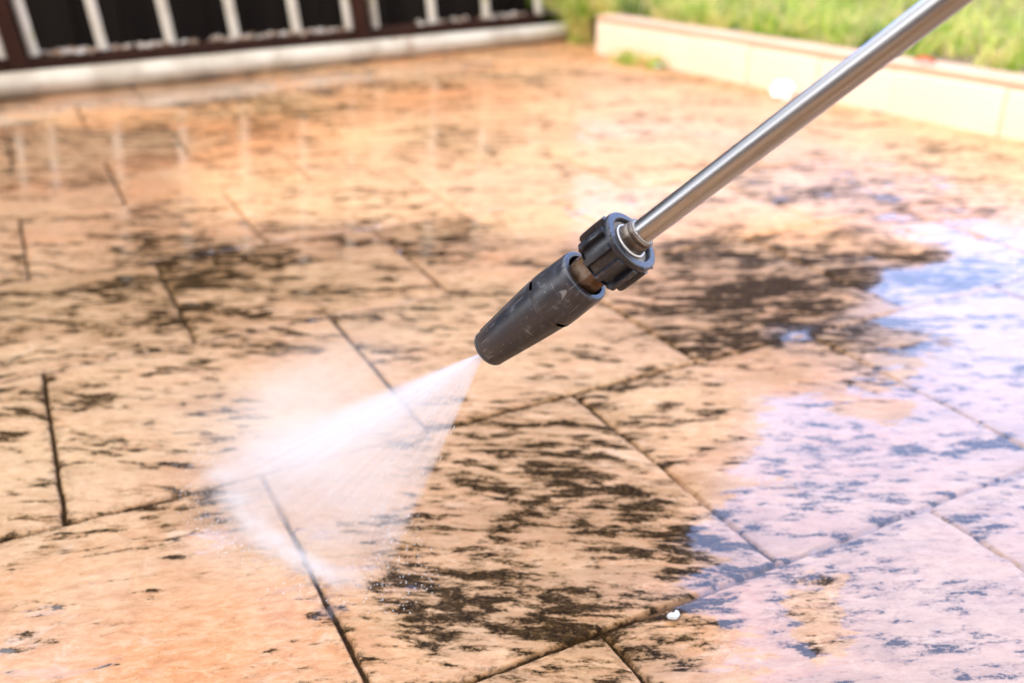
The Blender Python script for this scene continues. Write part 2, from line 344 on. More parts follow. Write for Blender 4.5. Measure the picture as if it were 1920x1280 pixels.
m, t, b = mat('soil', (.16, .10, .06), .9); g = N(t)
t.links.new(g.mix(g.noise(g.obj(), 3.0, 6), (.10, .07, .04), (.24, .17, .10)), b.inputs['Base Color'])
link('ground', mesh_from([(-200, -200, -.06), (200, -200, -.06), (200, 200, -.06), (-200, 200, -.06)], [(0, 1, 2, 3)]), m, kind='structure')

# ------------------------------------------------------------------ unseen block added behind the camera, its plan shaped to shade the near patio
HH = 5.0
shift = SUN_H * (HH / math.tan(SUN_EL))
edge = [(-.79, 2.30), (-.72, 2.07), (-.545, 1.53), (-.336, 1.56), (.25, 1.45), (.70, 1.335), (7.5, -.35)]
plan = [(x + shift.x, y + shift.y) for x, y in edge] + [(3.7, -13.5), (-12, -13.5), (-12, 2.30 + shift.y)]
shade_caster = empty('shade_caster', (0, -9, 0), label='plain unseen block added behind the viewpoint to shade the near patio', cat='shade_caster')
mh, t, b = mat('caster_render', (.62, .58, .52), .85); g = N(t)
t.links.new(g.mix(g.noise(g.obj(), 5.0, 6), (.22, .17, .12), (.30, .24, .18)), b.inputs['Base Color'])
n = len(plan)
V = [(x, y + 9, 0) for x, y in plan] + [(x, y + 9, HH - .2) for x, y in plan]
F = [(i, (i + 1) % n, n + (i + 1) % n, n + i) for i in range(n)]
link('wall', fixn(mesh_from(V, F + [tuple(range(n))])), mh, shade_caster)  # upright sides of the added shade caster
mr, t, b = mat('caster_slab', (.25, .12, .08), .8)
V = [(x, y + 9, HH - .2) for x, y in plan] + [(x, y + 9, HH) for x, y in plan]
link('caster_top', fixn(mesh_from(V, F + [tuple(range(n)), tuple(range(2 * n - 1, n - 1, -1))])), mr, shade_caster)

# ------------------------------------------------------------------ spray lance
P0 = Vector((0, 0, CAMH)) + ray(915, 655) * .660
P1 = Vector((0, 0, CAMH)) + ray(1777, 0) * .4564
ax = (P1 - P0).normalized(); LP = (P1 - P0).length
cr_, cu_ = Vector((1, 0, 0)), Vector((0, math.sin(PITCH), math.cos(PITCH)))
ul = (cr_ * -.61 + cu_ * .79); ul = (ul - ax * ul.dot(ax)).normalized()
yy_ = ax.cross(ul)
lance = empty('spray_lance', (0, 0, 0), label='pressure washer lance with black plastic nozzle and bare steel tube, held over the wet patio', cat='spray lance')
lance.matrix_world = Matrix.Translation(P0) @ Matrix((ul, yy_, ax)).transposed().to_4x4()
mm = .001
# -- plastic of the nozzle
def plastic(name, c0, c1, scr=1.0):
    m, t, b = mat(name, c0, .42); g = N(t); o = g.obj(); b.inputs['Specular IOR Level'].default_value = .75
    ang = g.math('ARCTAN2', g.n('ShaderNodeSeparateXYZ').outputs[1], 0)  # placeholder, relinked below
    sep = [x for x in t.nodes if x.type == 'SEPXYZ'][0]; t.links.new(o, sep.inputs[0])
    angn = ang.node; t.links.new(sep.outputs[1], angn.inputs[0]); t.links.new(sep.outputs[0], angn.inputs[1])
    dust = g.noise(o, 140.0, 8, .7)
    blot = g.noise(o, 45.0, 5, .6)
    c = g.mix(g.ss(blot, .35, .7), c0, c1)
    c = g.mix(g.ss(dust, .52, .74, 0, .55), c, (.17, .19, .23))
    tot = None
    for k, (rot, sc_, th) in enumerate([((.3, .2, .9), (900, 30, 60), .70), ((1.2, .1, .4), (60, 1100, 40), .70), ((.1, .9, 1.9), (50, 40, 900), .72), ((.7, .4, 2.6), (1300, 25, 90), .71)]):
        s = g.noise(g.mapping(o, sc_, rot), 1.0, 1, .4)
        s = g.math('MULTIPLY', g.ss(s, th + .01, th + .05), g.ss(g.noise(g.mapping(o, (1, 1, 1), loc=(k, k, 0)), 60.0, 2), .45, .62))
        tot = s if tot is None else g.math('MAXIMUM', tot, s)
    c = g.mix(g.math('MULTIPLY', tot, .62 * scr), c, (.30, .30, .30))
    sp = g.ss(g.noise(o, 420.0, 2, .5), .70, .76)
    c = g.mix(g.math('MULTIPLY', sp, .5), c, (.4, .37, .33))
    t.links.new(c, b.inputs['Base Color'])
    t.links.new(g.math('ADD', .22, g.math('MULTIPLY', dust, .22)), b.inputs['Roughness'])
    t.links.new(g.bump(g.math('ADD', g.noise(o, 900.0, 3), g.math('MULTIPLY', tot, 1.0)), .25, .0004), b.inputs['Normal'])
    return m
m_body = plastic('worn_grey_plastic', (.017, .022, .035), (.030, .029, .034))
m_nut = plastic('worn_black_plastic', (.008, .011, .020), (.018, .021, .031), .9)
def metal(name, c0, c1, r0=.3, r1=.5, sc_=(60, 60, 60), metallic=1.0, bumps=.2):
    m, t, b = mat(name, c0, r0, metallic); g = N(t); o = g.obj()
    nz = g.noise(g.mapping(o, sc_), 1.0, 6, .6)
    t.links.new(g.mix(g.ss(nz, .35, .68), c0, c1), b.inputs['Base Color'])
    t.links.new(g.ss(nz, .3, .7, r0, r1), b.inputs['Roughness'])
    t.links.new(g.bump(g.noise(o, 700.0, 3), bumps, .0003), b.inputs['Normal'])
    return m
# body: taper, shoulder with vent slots, open rear cup
prof = [(4.0, 7), (4.0, .9), (4.6, .3), (11.6, 0), (12.5, .25), (13.1, .9), (13.25, 1.9), (13.05, 2.25), (13.15, 2.6), (13.5, 3.2), (14.9, 18), (16.6, 36), (18.0, 52), (18.75, 62),
        (18.8, 64.4), (19.35, 65.0), (19.5, 65.6), (19.6, 68.4), (19.65, 68.9), (19.5, 76), (19.05, 86), (18.7, 94.0), (18.75, 94.6), (18.6, 96.6), (18.2, 97.8), (17.5, 98.4), (15.2, 98.6), (14.6, 98.3),
        (14.3, 97.4), (14.2, 82), (14.2, 40)]
kslot = [i for i, q in enumerate(prof) if q[1] == 65.6][0]
def skipb(i, a): return i == kslot and (136 < a < 172 or 22 < a < 44 or 250 < a < 290)
body = link('nozzle_body', fixn(lathe([(r * mm, t_ * mm) for r, t_ in prof], 144, False, skipb)), m_body, lance, 32)
# inner liner tube seen through slots
link('nozzle_core', fixn(lathe([(11 * mm, 8 * mm), (12.6 * mm, 40 * mm), (12.8 * mm, 83 * mm)], 64)), mat('dark_core', (.006, .006, .006), .6)[0], body, 40)
rp = [((13.30 + .28 * math.cos(2 * math.pi * k / 10)) * mm, (2.0 + .30 * math.sin(2 * math.pi * k / 10)) * mm) for k in range(11)]
m_scuff = mat('scuffed_edge', (.13, .13, .135), .5)[0]
link('tip_rim', fixn(lathe(rp, 96, False)), m_scuff, body, 179)
# moulding seam along the body
def strip(t0, t1, ang, rad_f, w, h, mat_, name, parent):
    V = []; F = []; nn = 24
    for i in range(nn + 1):
        tt = t0 + (t1 - t0) * i / nn; r = rad_f(tt) * mm; a = math.radians(ang)
        for da, dr in ((-w, -.3), (-w * .3, h), (w * .3, h), (w, -.3)):
            aa = a + da * mm / r; V.append(((r + dr * mm) * math.cos(aa), (r + dr * mm) * math.sin(aa), tt * mm))
        if i: 
            o = (i - 1) * 4
            for k in range(3): F.append((o + k, o + k + 1, o + 4 + k + 1, o + 4 + k))
    return link(name, fixn(mesh_from(V, F)), mat_, parent, 40)
def rad(tt):
    for (r0, a0), (r1, a1) in zip(prof[3:-3], prof[4:-2]):
        if a0 <= tt <= a1 and a1 > a0: return r0 + (r1 - r0) * (tt - a0) / (a1 - a0)
    return 18
strip(70, 93, 101, rad, .22, .10, m_scuff, 'mould_seam', body)
strip(40, 64, 103, rad, .16, .05, m_body, 'mould_seam', body)
strip(6, 63, 8, rad, .8, .55, m_body, 'mould_rib', body)
# hex fitting in the cup
mhex = metal('tarnished_brass', (.12, .065, .030), (.27, .20, .15), .38, .62, (90, 90, 90), .75, .5)
hx = []
for (r, t_) in [(11.5, 80), (13.2, 81), (13.2, 112), (12.6, 113.4), (10.5, 113.6), (10.5, 121)]:
    hx.append((r * mm, t_ * mm))
def hexr(r, t_, a):
    if r < .0115: return r
    q = (math.degrees(a) - 98) % 60 - 30
    return min(r * math.cos(math.radians(30)) / math.cos(math.radians(q)), r * .985)
link('hex_fitting', fixn(lathe(hx, 180, True, None, hexr)), mhex, lance, 20)
# screw collar (ribbed nut)
def nutr(r, t_, a):
    if not (.0185 < r < .0235) or t_ > .1352: return r
    q = (math.degrees(a) + 7) % 32.727; q = abs(q - 16.36)        # 0 = rib centre, 18 = groove centre
    k = min(max((q - 5.4) / 1.8, 0), 1); k = k * k * (3 - 2 * k)
    wob_ = .00012 * math.sin(a * 7 + t_ * 900)
    return r - .0043 * k + wob_
np_ = [(11.0, 112.6), (18.2, 112.6), (20.6, 113.0), (21.8, 114.1), (22.2, 115.5), (22.3, 126), (22.2, 134.9), (20.9, 135.25), (21.0, 136.2), (21.1, 137.9), (20.7, 139.1), (20.0, 139.6), (16.6, 139.7), (16.0, 139.4), (15.7, 138.6), (15.7, 134.0), (9.0, 134.0)]
nut = link('screw_collar', fixn(lathe([(r * mm, t_ * mm) for r, t_ in np_], 360, False, None, nutr)), m_nut, lance, 28)
# worn nicks on the collar rim
for a, t_, s_ in [(62, 138.9, 1.0), (20, 137, .8), (150, 139.0, 1.3), (186, 137.5, 1.1), (200, 136, .8)]:
    bm = bmesh.new(); a = math.radians(a)
    mt = Matrix.Translation((.0209 * math.cos(a), .0209 * math.sin(a), t_ * mm)) @ Matrix.Diagonal((s_ * mm, s_ * mm, s_ * .9 * mm, 1))
    bmesh.ops.create_icosphere(bm, subdivisions=2, radius=1, matrix=mt)
    for v in bm.verts: v.co += Vector((random.uniform(-1, 1), random.uniform(-1, 1), random.uniform(-1, 1))) * .00018
    me = bpy.data.meshes.new('burr'); bm.to_mesh(me); bm.free(); link('rim_burr', me, m_nut, nut, 60)
m_seat = metal('dusty_seat', (.20, .17, .14), (.34, .30, .26), .5, .7, (150, 150, 150), .3)
link('collar_seat', fixn(lathe([(15.6 * mm, 134.1 * mm), (15.6 * mm, 136.4 * mm), (15.2 * mm, 136.7 * mm), (9.0 * mm, 136.7 * mm), (9.0 * mm, 134.1 * mm)], 96, False)), m_seat, nut, 30)
m_ring = metal('pale_washer', (.62, .60, .57), (.75, .74, .72), .35, .5, (80, 80, 80), .5)
rp = []
for k in range(13):
    a = 2 * math.pi * k / 12; rp.append(((11.35 + .75 * math.cos(a)) * mm, (138.2 + .8 * math.sin(a)) * mm))
link('washer_ring', fixn(lathe(rp, 96, False)), m_ring, lance, 179)
m_ferr = metal('dirty_ferrule', (.13, .095, .07), (.30, .26, .22), .35, .6, (120, 120, 60), .85)
ferr = link('ferrule', fixn(lathe([(r * mm, t_ * mm) for r, t_ in [(8, 133), (10.2, 133.4), (10.4, 138), (10.3, 142), (10.0, 144.2), (9.7, 144.6), (10.15, 145.2), (10.35, 146.2), (10.2, 147.4), (9.4, 148.0), (8.4, 148.1), (7.5, 147.6)]], 96, False)), m_ferr, lance, 30)
# weld bead
rp = []
V = []; F = []; nn = 120
for k in range(nn):
    a = 2 * math.pi * k / nn; w = 1 + .25 * math.sin(a * 23) + random.uniform(-.12, .12)
    for j in range(6):
        bb = 2 * math.pi * j / 6; r = (8.1 + .62 * w * math.cos(bb)) * mm
        V.append((r * math.cos(a), r * math.sin(a), (148.1 + .7 * w * math.sin(bb)) * mm))
for k in range(nn):
    for j in range(6): F.append((k * 6 + j, ((k + 1) % nn) * 6 + j, ((k + 1) % nn) * 6 + (j + 1) % 6, k * 6 + (j + 1) % 6))
link('weld_bead', fixn(mesh_from(V, F)), metal('weld', (.30, .27, .24), (.55, .53, .50), .3, .5, (300, 300, 300), .9), ferr, 179)
# steel tube
m, t, b = mat('brushed_steel', (.5, .49, .48), .20, 1.0); g = N(t); o = g.obj()
st1 = g.noise(g.mapping(o, (260, 260, 6)), 1.0, 5, .6); st2 = g.noise(g.mapping(o, (90, 90, 30)), 1.0, 6, .65)
c = g.mix(g.ss(st1, .3, .7), (.34, .33, .32), (.52, .515, .51))
c = g.mix(g.ss(st2, .58, .72, 0, .45), c, (.30, .22, .17))
sp = g.ss(g.noise(g.mapping(o, (70, 70, 45), loc=(4, 2, 1)), 1.0, 4, .6), .70, .74)
c = g.mix(g.math('MULTIPLY', sp, .8), c, (.10, .07, .055))
t.links.new(c, b.inputs['Base Color'])
t.links.new(g.math('ADD', g.ss(st1, .3, .7, .22, .32), g.math('MULTIPLY', sp, .4)), b.inputs['Roughness'])
t.links.new(g.bump(g.noise(g.mapping(o, (500, 500, 10)), 1.0, 4), .10, .0004), b.inputs['Normal'])
tp = [(7.2 * mm, 140 * mm), (7.75 * mm, 140.5 * mm)] + [(7.75 * mm, .16 + (LP + .38 - .16) * i / 24) for i in range(25)] + [(6.4 * mm, LP + .38)]
link('lance_tube', fixn(lathe(tp, 64)), m, lance, 40)
# grip end of the lance, outside the picture
link('grip', fixn(lathe([(9 * mm, LP + .33), (14 * mm, LP + .335), (15 * mm, LP + .36), (14 * mm, LP + .42), (15 * mm, LP + .50), (11 * mm, LP + .51)], 48)), m_nut, lance, 40)

# ------------------------------------------------------------------ water jet
C = onz(572, 985); F1 = onz(418, 905); F2 = onz(706, 1088)
C = (F1 + F2) / 2
e1 = (F2 - F1) / 2; perp = Vector((-e1.y, e1.x, 0)).normalized(); e2 = perp * e1.length * .42
apex = P0 - ax * .002
hz = apex.z
def jet_mesh(scale, ztop_cut=0.0, nseg=48):
    V = []; F = []
    lv = [.02, .2, .4, .6, .8, (hz - .0035) / hz]
    for s in lv:
        for k in range(nseg):
            a = 2 * math.pi * k / nseg
            gpt = C - Vector((apex.x, apex.y, 0)) + e1 * math.cos(a) * scale + e2 * math.sin(a) * scale
            rr = Vector((gpt.x * s, gpt.y * s, -hz * s))
            V.append(tuple(rr))
    for i in range(len(lv) - 1):
        for k in range(nseg):
            k2 = (k + 1) % nseg; F.append((i * nseg + k, i * nseg + k2, (i + 1) * nseg + k2, (i + 1) * nseg + k))
    F.append(tuple(range(nseg))); F.append(tuple((len(lv) - 1) * nseg + k for k in range(nseg)))
    return fixn(mesh_from(V, F))
m = bpy.data.materials.new('water_jet'); m.use_nodes = True; t = m.node_tree; t.nodes.clear(); g = N(t)
out = g.n('ShaderNodeOutputMaterial'); pv = g.n('ShaderNodeVolumePrincipled')
pv.inputs['Color'].default_value = (.985, .99, 1, 1); pv.inputs['Anisotropy'].default_value = .25
o = g.obj(); sep = g.n('ShaderNodeSeparateXYZ'); g.set(sep.inputs[0], o)
s = g.math('MAXIMUM', g.math('DIVIDE', g.math('MULTIPLY', sep.outputs[2], -1.0), hz), .015)
gx = g.math('DIVIDE', sep.outputs[0], s); gy = g.math('DIVIDE', sep.outputs[1], s)
cxv = C.x - apex.x; cyv = C.y - apex.y
dx = g.math('SUBTRACT', gx, cxv); dy = g.math('SUBTRACT', gy, cyv)
def lin(a, bq, v):
    L2 = v.length_squared
    return g.math('ADD', g.math('MULTIPLY', a, v.x / L2), g.math('MULTIPLY', bq, v.y / L2))
q1 = lin(dx, dy, e1); q2 = lin(dx, dy, e2)
r = g.math('SQRT', g.math('ADD', g.math('POWER', g.math('ABSOLUTE', q1), 2.0), g.math('POWER', g.math('ABSOLUTE', q2), 2.0)))
cq = g.n('ShaderNodeCombineXYZ'); g.set(cq.inputs[0], q1); g.set(cq.inputs[1], q2); g.set(cq.inputs[2], g.math('MULTIPLY', s, .35))
streak = g.noise(g.mapping(cq.outputs[0], (7, 5, 2.2)), 1.0, 4, .6)
sf = g.ss(streak, .30, .75, .4, 1.8)
streak2 = g.noise(g.mapping(cq.outputs[0], (26, 18, 3.0), loc=(5, 5, 5)), 1.0, 3, .5)
sf = g.math('MULTIPLY', sf, g.ss(streak2, .30, .70, .7, 1.35))
left = g.ss(q1, .5, -.9)                                # the far left side of the fan tears into mist
edge_in = g.ss(r, .35, .95, .42, 1.0)
edge_out = g.ss(r, .98, g.math('ADD', 1.08, g.math('MULTIPLY', left, .95)), 1.0, 0.0)
edge_out = g.math('POWER', edge_out, g.math('ADD', 1.0, g.math('MULTIPLY', left, 1.6)))
side = g.ss(q1, -1.1, .2, 1.7, 1.0)
dens = g.math('MULTIPLY', g.math('MULTIPLY', edge_in, edge_out), g.math('MULTIPLY', sf, side))
dens = g.math('MULTIPLY', dens, g.math('POWER', s, -1.25))
dens = g.math('MULTIPLY', dens, g.ss(s, .75, 1.0, 1.0, .55))
dens = g.math('MULTIPLY', dens, 6.2)
dens = g.math('MINIMUM', dens, 700.0)
t.links.new(dens, pv.inputs['Density']); t.links.new(pv.outputs[0], out.inputs['Volume'])
spray = empty('water_spray', tuple(apex), label='white fan of pressurised water and mist bursting from the black nozzle onto the patio', cat='water spray')
link('water_jet', jet_mesh(2.0), m, spray)
# drifting mist behind the jet and the bounce of fine water where it lands
def mist(name, centre, radii, rotz, density, seed, fine=30.0):
    m = bpy.data.materials.new(name); m.use_nodes = True; t = m.node_tree; t.nodes.clear(); g = N(t)
    out = g.n('ShaderNodeOutputMaterial'); pv = g.n('ShaderNodeVolumePrincipled')
    pv.inputs['Color'].default_value = (.985, .99, 1, 1)
    o = g.obj(); ln = g.vmath('LENGTH', o, out=1)
    f = g.ss(ln, .05, 1.0, 1.0, 0.0); f = g.math('POWER', f, 1.6)
    nz = g.ss(g.noise(g.mapping(o, (1, 1, 1), loc=(seed, seed, 0)), fine / 10, 5, .6, .4), .25, .75, .35, 1.4)
    t.links.new(g.math('MULTIPLY', g.math('MULTIPLY', f, nz), density), pv.inputs['Density']); t.links.new(pv.outputs[0], out.inputs['Volume'])
    bm = bmesh.new(); bmesh.ops.create_icosphere(bm, subdivisions=3, radius=1)
    zb = (.004 - centre.z) / radii[2]
    if zb > -1:
        bmesh.ops.bisect_plane(bm, geom=list(bm.verts) + list(bm.edges) + list(bm.faces), plane_co=(0, 0, zb), plane_no=(0, 0, -1), clear_outer=True)
        bmesh.ops.holes_fill(bm, edges=[e for e in bm.edges if e.is_boundary])
    me = bpy.data.meshes.new(name); bm.to_mesh(me); bm.free()
    ob = link('mist', me, m, spray); ob.location = centre - apex; ob.scale = radii; ob.rotation_euler = (0, 0, rotz)
    return ob
axis_ang = math.atan2(e1.y, e1.x)
mid = (apex * .40 + F1 * .60) + Vector((-.01, .02, .022))
ob = mist('mist_high', mid, (.23, .085, .07), 0, 5.5, 2.0, 16)
dv_ = (F1 - apex).normalized(); ob.rotation_euler = dv_.to_track_quat('X', 'Z').to_euler()
mid = (apex * .15 + F1 * .85) + Vector((-.02, .05, .025))
mist('mist_low', mid, (.15, .10, .055), .3, 2.0, 4.0, 14)
for px_, py_, rx_, ry_, dn, sd in [(425, 905, .040, .030, 60, 5), (445, 950, .042, .028, 85, 8), (475, 995, .046, .027, 95, 9), (515, 1030, .050, .025, 95, 1), (560, 1062, .048, .022, 95, 6), (610, 1088, .042, .018, 85, 3), (660, 1095, .036, .016, 50, 7), (520, 960, .060, .045, 32, 2), (610, 1020, .055, .040, 30, 4)]:
    a0 = onz(px_, py_); mist('bounce', Vector((a0.x, a0.y, .002)), (rx_, ry_, .018), axis_ang + random.uniform(-.2, .2), dn, sd, 22)
# drops thrown up round the landing
m, t, b = mat('water_drop', (1, 1, 1), .02); b.inputs['Transmission Weight'].default_value = 1; b.inputs['IOR'].default_value = 1.33
bm = bmesh.new()
b.inputs['Transmission Weight'].default_value = .35; b.inputs['Base Color'].default_value = (.95, .97, 1, 1); b.inputs['Roughness'].default_value = .15
def drop(p, d, L, rad_):
    q = d.to_track_quat('Z', 'Y').to_matrix().to_4x4()
    bmesh.ops.create_icosphere(bm, subdivisions=1, radius=1, matrix=Matrix.Translation(p) @ q @ Matrix.Diagonal((rad_, rad_, L, 1)))
for k in range(620):                                    # drops flying along the jet, mostly near its skin
    a = random.uniform(0, 2 * math.pi); rr = random.uniform(.5, 1.12); q_ = C + e1 * math.cos(a) * rr + e2 * math.sin(a) * rr - apex
    s_ = random.uniform(.12, .97); drop(q_ * s_, q_.normalized(), random.uniform(.0008, .0030), random.uniform(.00012, .00030))
for k in range(900):                                    # drops bouncing off the paving
    a = random.uniform(0, 2 * math.pi); rr = random.uniform(.85, 1.55)
    p = C + e1 * math.cos(a) * rr + e2 * math.sin(a) * rr
    z = abs(random.gauss(0, .014)) + .002
    drop(Vector((p.x, p.y, z)) - apex, Vector((random.uniform(-1, 1), random.uniform(-1, 1), 1)).normalized(), random.uniform(.0003, .0012), random.uniform(.0002, .0005))
me = bpy.data.meshes.new('drops'); bm.to_mesh(me); bm.free(); link('droplets', me, m, spray, 179, kind='stuff')

# ------------------------------------------------------------------ fence
FB = Vector((-1.421, 2.649, 0)); fe = Vector((.02, 3.705, 0))
fd = (fe - FB).normalized(); fn = Vector((-fd.y, fd.x, 0))           # fn points away from the camera
if fn.y < 0: fn = -fn
LEAN = .10
def FP(a, d, z): return FB + fd * a + fn * d + Vector((0, 0, z)) - fd * (LEAN * z)
def fence_hit(px, py, d):
    dr = ray(px, py); o = Vector((0, 0, CAMH)); q = FB + fn * d
    tt = (q - o).dot(fn) / dr.dot(fn); p = o + dr * tt
    z = p.z; a = (p - FB).dot(fd) + LEAN * z
    return a, z
fence = empty('fence', tuple(FB), label='low paling fence with white round balusters on a dark brown rail and posts', cat='fence')
inv = Matrix.Translation(-FB)
def fadd(name, me, m_, sm=None, parent=None):
    me.transform(inv); return link(name, me, m_, parent or fence, sm)
mw, t, b = mat('weathered_white_paint', (.70, .68, .62), .5); g = N(t)
nz = g.noise(g.mapping(g.obj(), (30, 30, 9)), 1.0, 6, .65)
c = g.mix(g.ss(nz, .3, .6), (.40, .37, .31), (.56, .54, .50))
c = g.mix(g.ss(g.noise(g.obj(), 9.0, 5, .6), .56, .72, 0, .8), c, (.30, .34, .12)); t.links.new(c, b.inputs['Base Color'])
mb, t, b = mat('dark_brown_paint', (.060, .022, .014), .7); g = N(t); b.inputs['Specular IOR Level'].default_value = .15
t.links.new(g.mix(g.noise(g.mapping(g.obj(), (14, 14, 14)), 1.0, 6, .6), (.012, .004, .0025), (.042, .014, .008)), b.inputs['Base Color'])
RZ0, RZ1 = .062, .098
rail = fadd('bottom_rail', box_mesh([(FP(-1.6, .045, RZ0), fd * 3.53, fn * .055, (0, 0, RZ1 - RZ0))], .004), mb, 40)
fadd('top_rail', box_mesh([(FP(-1.6, .04, 1.02), fd * 3.5, fn * .06, (0, 0, .05))], .004), mb, 40)
bal = [(10, 114), (65, 107), (195, 96), (322, 84), (443, 74), (557, 61), (655, 53), (703, 48), (811, 39), (912, 33), (1010, 27)]
for px in (-60, -190, -320):
    bal.append((px, 107 + (65 - px) * .088))
for px, py in bal:
    a, z = fence_hit(px, py, .066)
    fadd('baluster', tube(FP(a, .066, RZ1 - .004), FP(a, .066, 1.02), .0155 + random.uniform(-.0008, .0008), 20), mw, 60)
for px, py, w in [(42, 140, .044), (684, 70, .042), (-640, 190, .044)]:
    a, z = fence_hit(px, py, .03)
    fadd('post', box_mesh([(FP(a - w / 2, .028, 0), fd * w, fn * .05, Vector((0, 0, 1.12)) - fd * (LEAN * 1.12))], .003), mb, 40)
for px, w in [(986, .05), (1066, .018)]:
    a, z = fence_hit(px, 80, -.012)
    fadd('foot', box_mesh([(FP(a - w / 2, -.008, -.01), fd * w, fn * .05, (0, 0, RZ0 + .012))], .003), mb, 40)
# white drain pipe lying along the foot of the fence
mp_, t, b = mat('dirty_white_pvc', (.72, .70, .66), .45); g = N(t); ob = g.obj()
nz = g.noise(g.mapping(ob, (7, 7, 7)), 1.0, 6, .6)
c = g.mix(g.ss(nz, .38, .58), (.36, .31, .245), (.50, .455, .38))
c = g.mix(g.ss(g.noise(ob, 4.0, 5, .7), .60, .70, 0, .85), c, (.22, .13, .07))
c = g.mix(g.ss(g.noise(g.mapping(ob, (1, 1, 1), loc=(3, 3, 3)), 3.0, 4, .7), .62, .72, 0, .6), c, (.28, .32, .10)); t.links.new(c, b.inputs['Base Color'])
def straight(a, d, z): return FB + fd * a + fn * d + Vector((0, 0, z))
a_end, _ = fence_hit(1093, 80, 0.0)
me = tube(straight(-2.2, .0, .034), straight(a_end - .02, .0, .034), .034, 32)
pipe = link('drain_pipe', me, mp_, None, 60, label='dirty white plastic pipe lying on the patio along the foot of the fence', cat='pipe')
a2, _ = fence_hit(700, 110, 0)
# debris on the rail: bleached petals and flakes
bm = bmesh.new()
def flakes(a0_, a1_, n_, d0=.045, d1=.10, z=RZ1, s0=.004, s1=.013):
    for _ in range(n_):
        a = random.uniform(a0_, a1_); d = random.uniform(d0, d1)
        p = FB + fd * a + fn * d + Vector((0, 0, z + random.uniform(0, .007)))
        sx = random.uniform(s0, s1)
        mt = Matrix.Translation(p) @ Matrix.Rotation(random.uniform(0, 6.28), 4, 'Z') @ Matrix.Rotation(random.uniform(-.6, .6), 4, 'X') @ Matrix.Diagonal((sx, sx * random.uniform(.5, 1), sx * random.uniform(.25, .6), 1))
        bmesh.ops.create_icosphere(bm, subdivisions=2, radius=1, matrix=mt)
def fa(px, py=95): return fence_hit(px, py, .07)[0]
for x0, x1, n_ in [(-80, 12, 26), (62, 245, 110), (255, 315, 40), (330, 380, 10), (390, 500, 60), (500, 590, 55), (590, 660, 26), (780, 840, 14), (850, 890, 10), (905, 990, 60), (1000, 1060, 26)]:
    flakes(fa(x0), fa(x1), n_)
for v in bm.verts: v.co += Vector((random.uniform(-1, 1), random.uniform(-1, 1), random.uniform(-1, 1))) * .0012
me = bpy.data.meshes.new('debris'); bm.to_mesh(me); bm.free()
md, t, b = mat('bleached_flakes', (.5, .46, .42), .8); g = N(t)
c = g.mix(g.ss(g.noise(g.obj(), 38.0, 3), .42, .6), (.20, .12, .07), (.44, .41, .39)); t.links.new(c, b.inputs['Base Color'])
link('fallen_petals', me, md, None, 60, label='pale fallen petals and flakes littering the top of the brown fence rail', cat='petals', kind='stuff')
# dark sheet added behind the fence; near-black colour stands in for deep shade
mdk, t, b = mat('deep_shade_boards', (.008, .006, .005), .8); g = N(t)
cc = g.noise(g.mapping(g.obj(), (9, 9, .7)), 1.0, 5, .6)
t.links.new(g.mix(cc, (.004, .003, .0025), (.014, .010, .008)), b.inputs['Base Color']); b.inputs['Specular IOR Level'].default_value = .1
ae, _ = fence_hit(1092, 30, .30)
bw = []; a = -3.2; w_ = .14
while a < ae - .01:
    w2 = min(w_, ae - a); bw.append((FB + fd * a + fn * (.30 + random.uniform(0, .006)), fd * (w2 - .004), fn * .02, (0, 0, 1.75))); a += w_
bw.append((FB + fd * -3.2 + fn * .33, fd * (ae + 3.2), fn * .02, (0, 0, 1.7)))
link('shade_backdrop', box_mesh(bw), mdk, None, None, label='tall dark board backdrop added behind the white balusters to stand for deep shade', cat='backdrop')

# ------------------------------------------------------------------ raised bed kerb
KB = Vector((.294, 3.513, 0)); KE = Vector((1.156, 2.161, 0)); kd = (KE - KB).normalized(); kn = Vector((-kd.y, kd.x, 0))
if kn.x < 0: kn = -kn
KH = .125
def KP(a, d, z): return KB + kd * a + kn * d + Vector((0, 0, z))
kerb = empty('garden_kerb', tuple(KB), label='low pale sandstone coloured kerb wall holding the raised grass bed', cat='kerb wall')
kinv = Matrix.Translation(-KB)
mk, t, b = mat('cream_render', (.62, .50, .36), .8); g = N(t); ob = g.obj()
c = g.mix(g.noise(ob, 6.0, 6, .6), (.66, .51, .385), (.74, .61, .49)); t.links.new(c, b.inputs['Base Color'])
t.links.new(g.bump(g.noise(ob, 60.0, 6), .5, .004), b.inputs['Normal'])
ms, t, b = mat('salmon_cap', (.52, .30, .19), .8); g = N(t); ob = g.obj()
c = g.mix(g.noise(ob, 9.0, 6, .6), (.52, .32, .22), (.60, .42, .31)); t.links.new(c, b.inputs['Base Color'])
def kadd(name, me, m_, sm=40): me.transform(kinv); return link(name, me, m_, kerb, sm)
a = 0.0; i = 0
lens = [.09, .17, .24, .25, .26, .25, .30, .27, .25, .3, .3, .3, .3, .3, .3]
for L in lens:
    dd = random.uniform(-.004, .004)
    kadd('kerb_block', box_mesh([(KP(a + .004, dd, -.01), kd * (L - .003), kn * .10, (0, 0, KH - .006 + random.uniform(-.004, .002)))], .006, 3), mk)
    a += L
kadd('kerb_core', box_mesh([(KP(.004, .008, -.02), kd * (a - .01), kn * .085, (0, 0, KH + .006))]), ms, None)
kadd('kerb_cap', box_mesh([(KP(.0, .006, KH - .012), kd * a, kn * .105, (0, 0, .016))], .005, 2), ms)
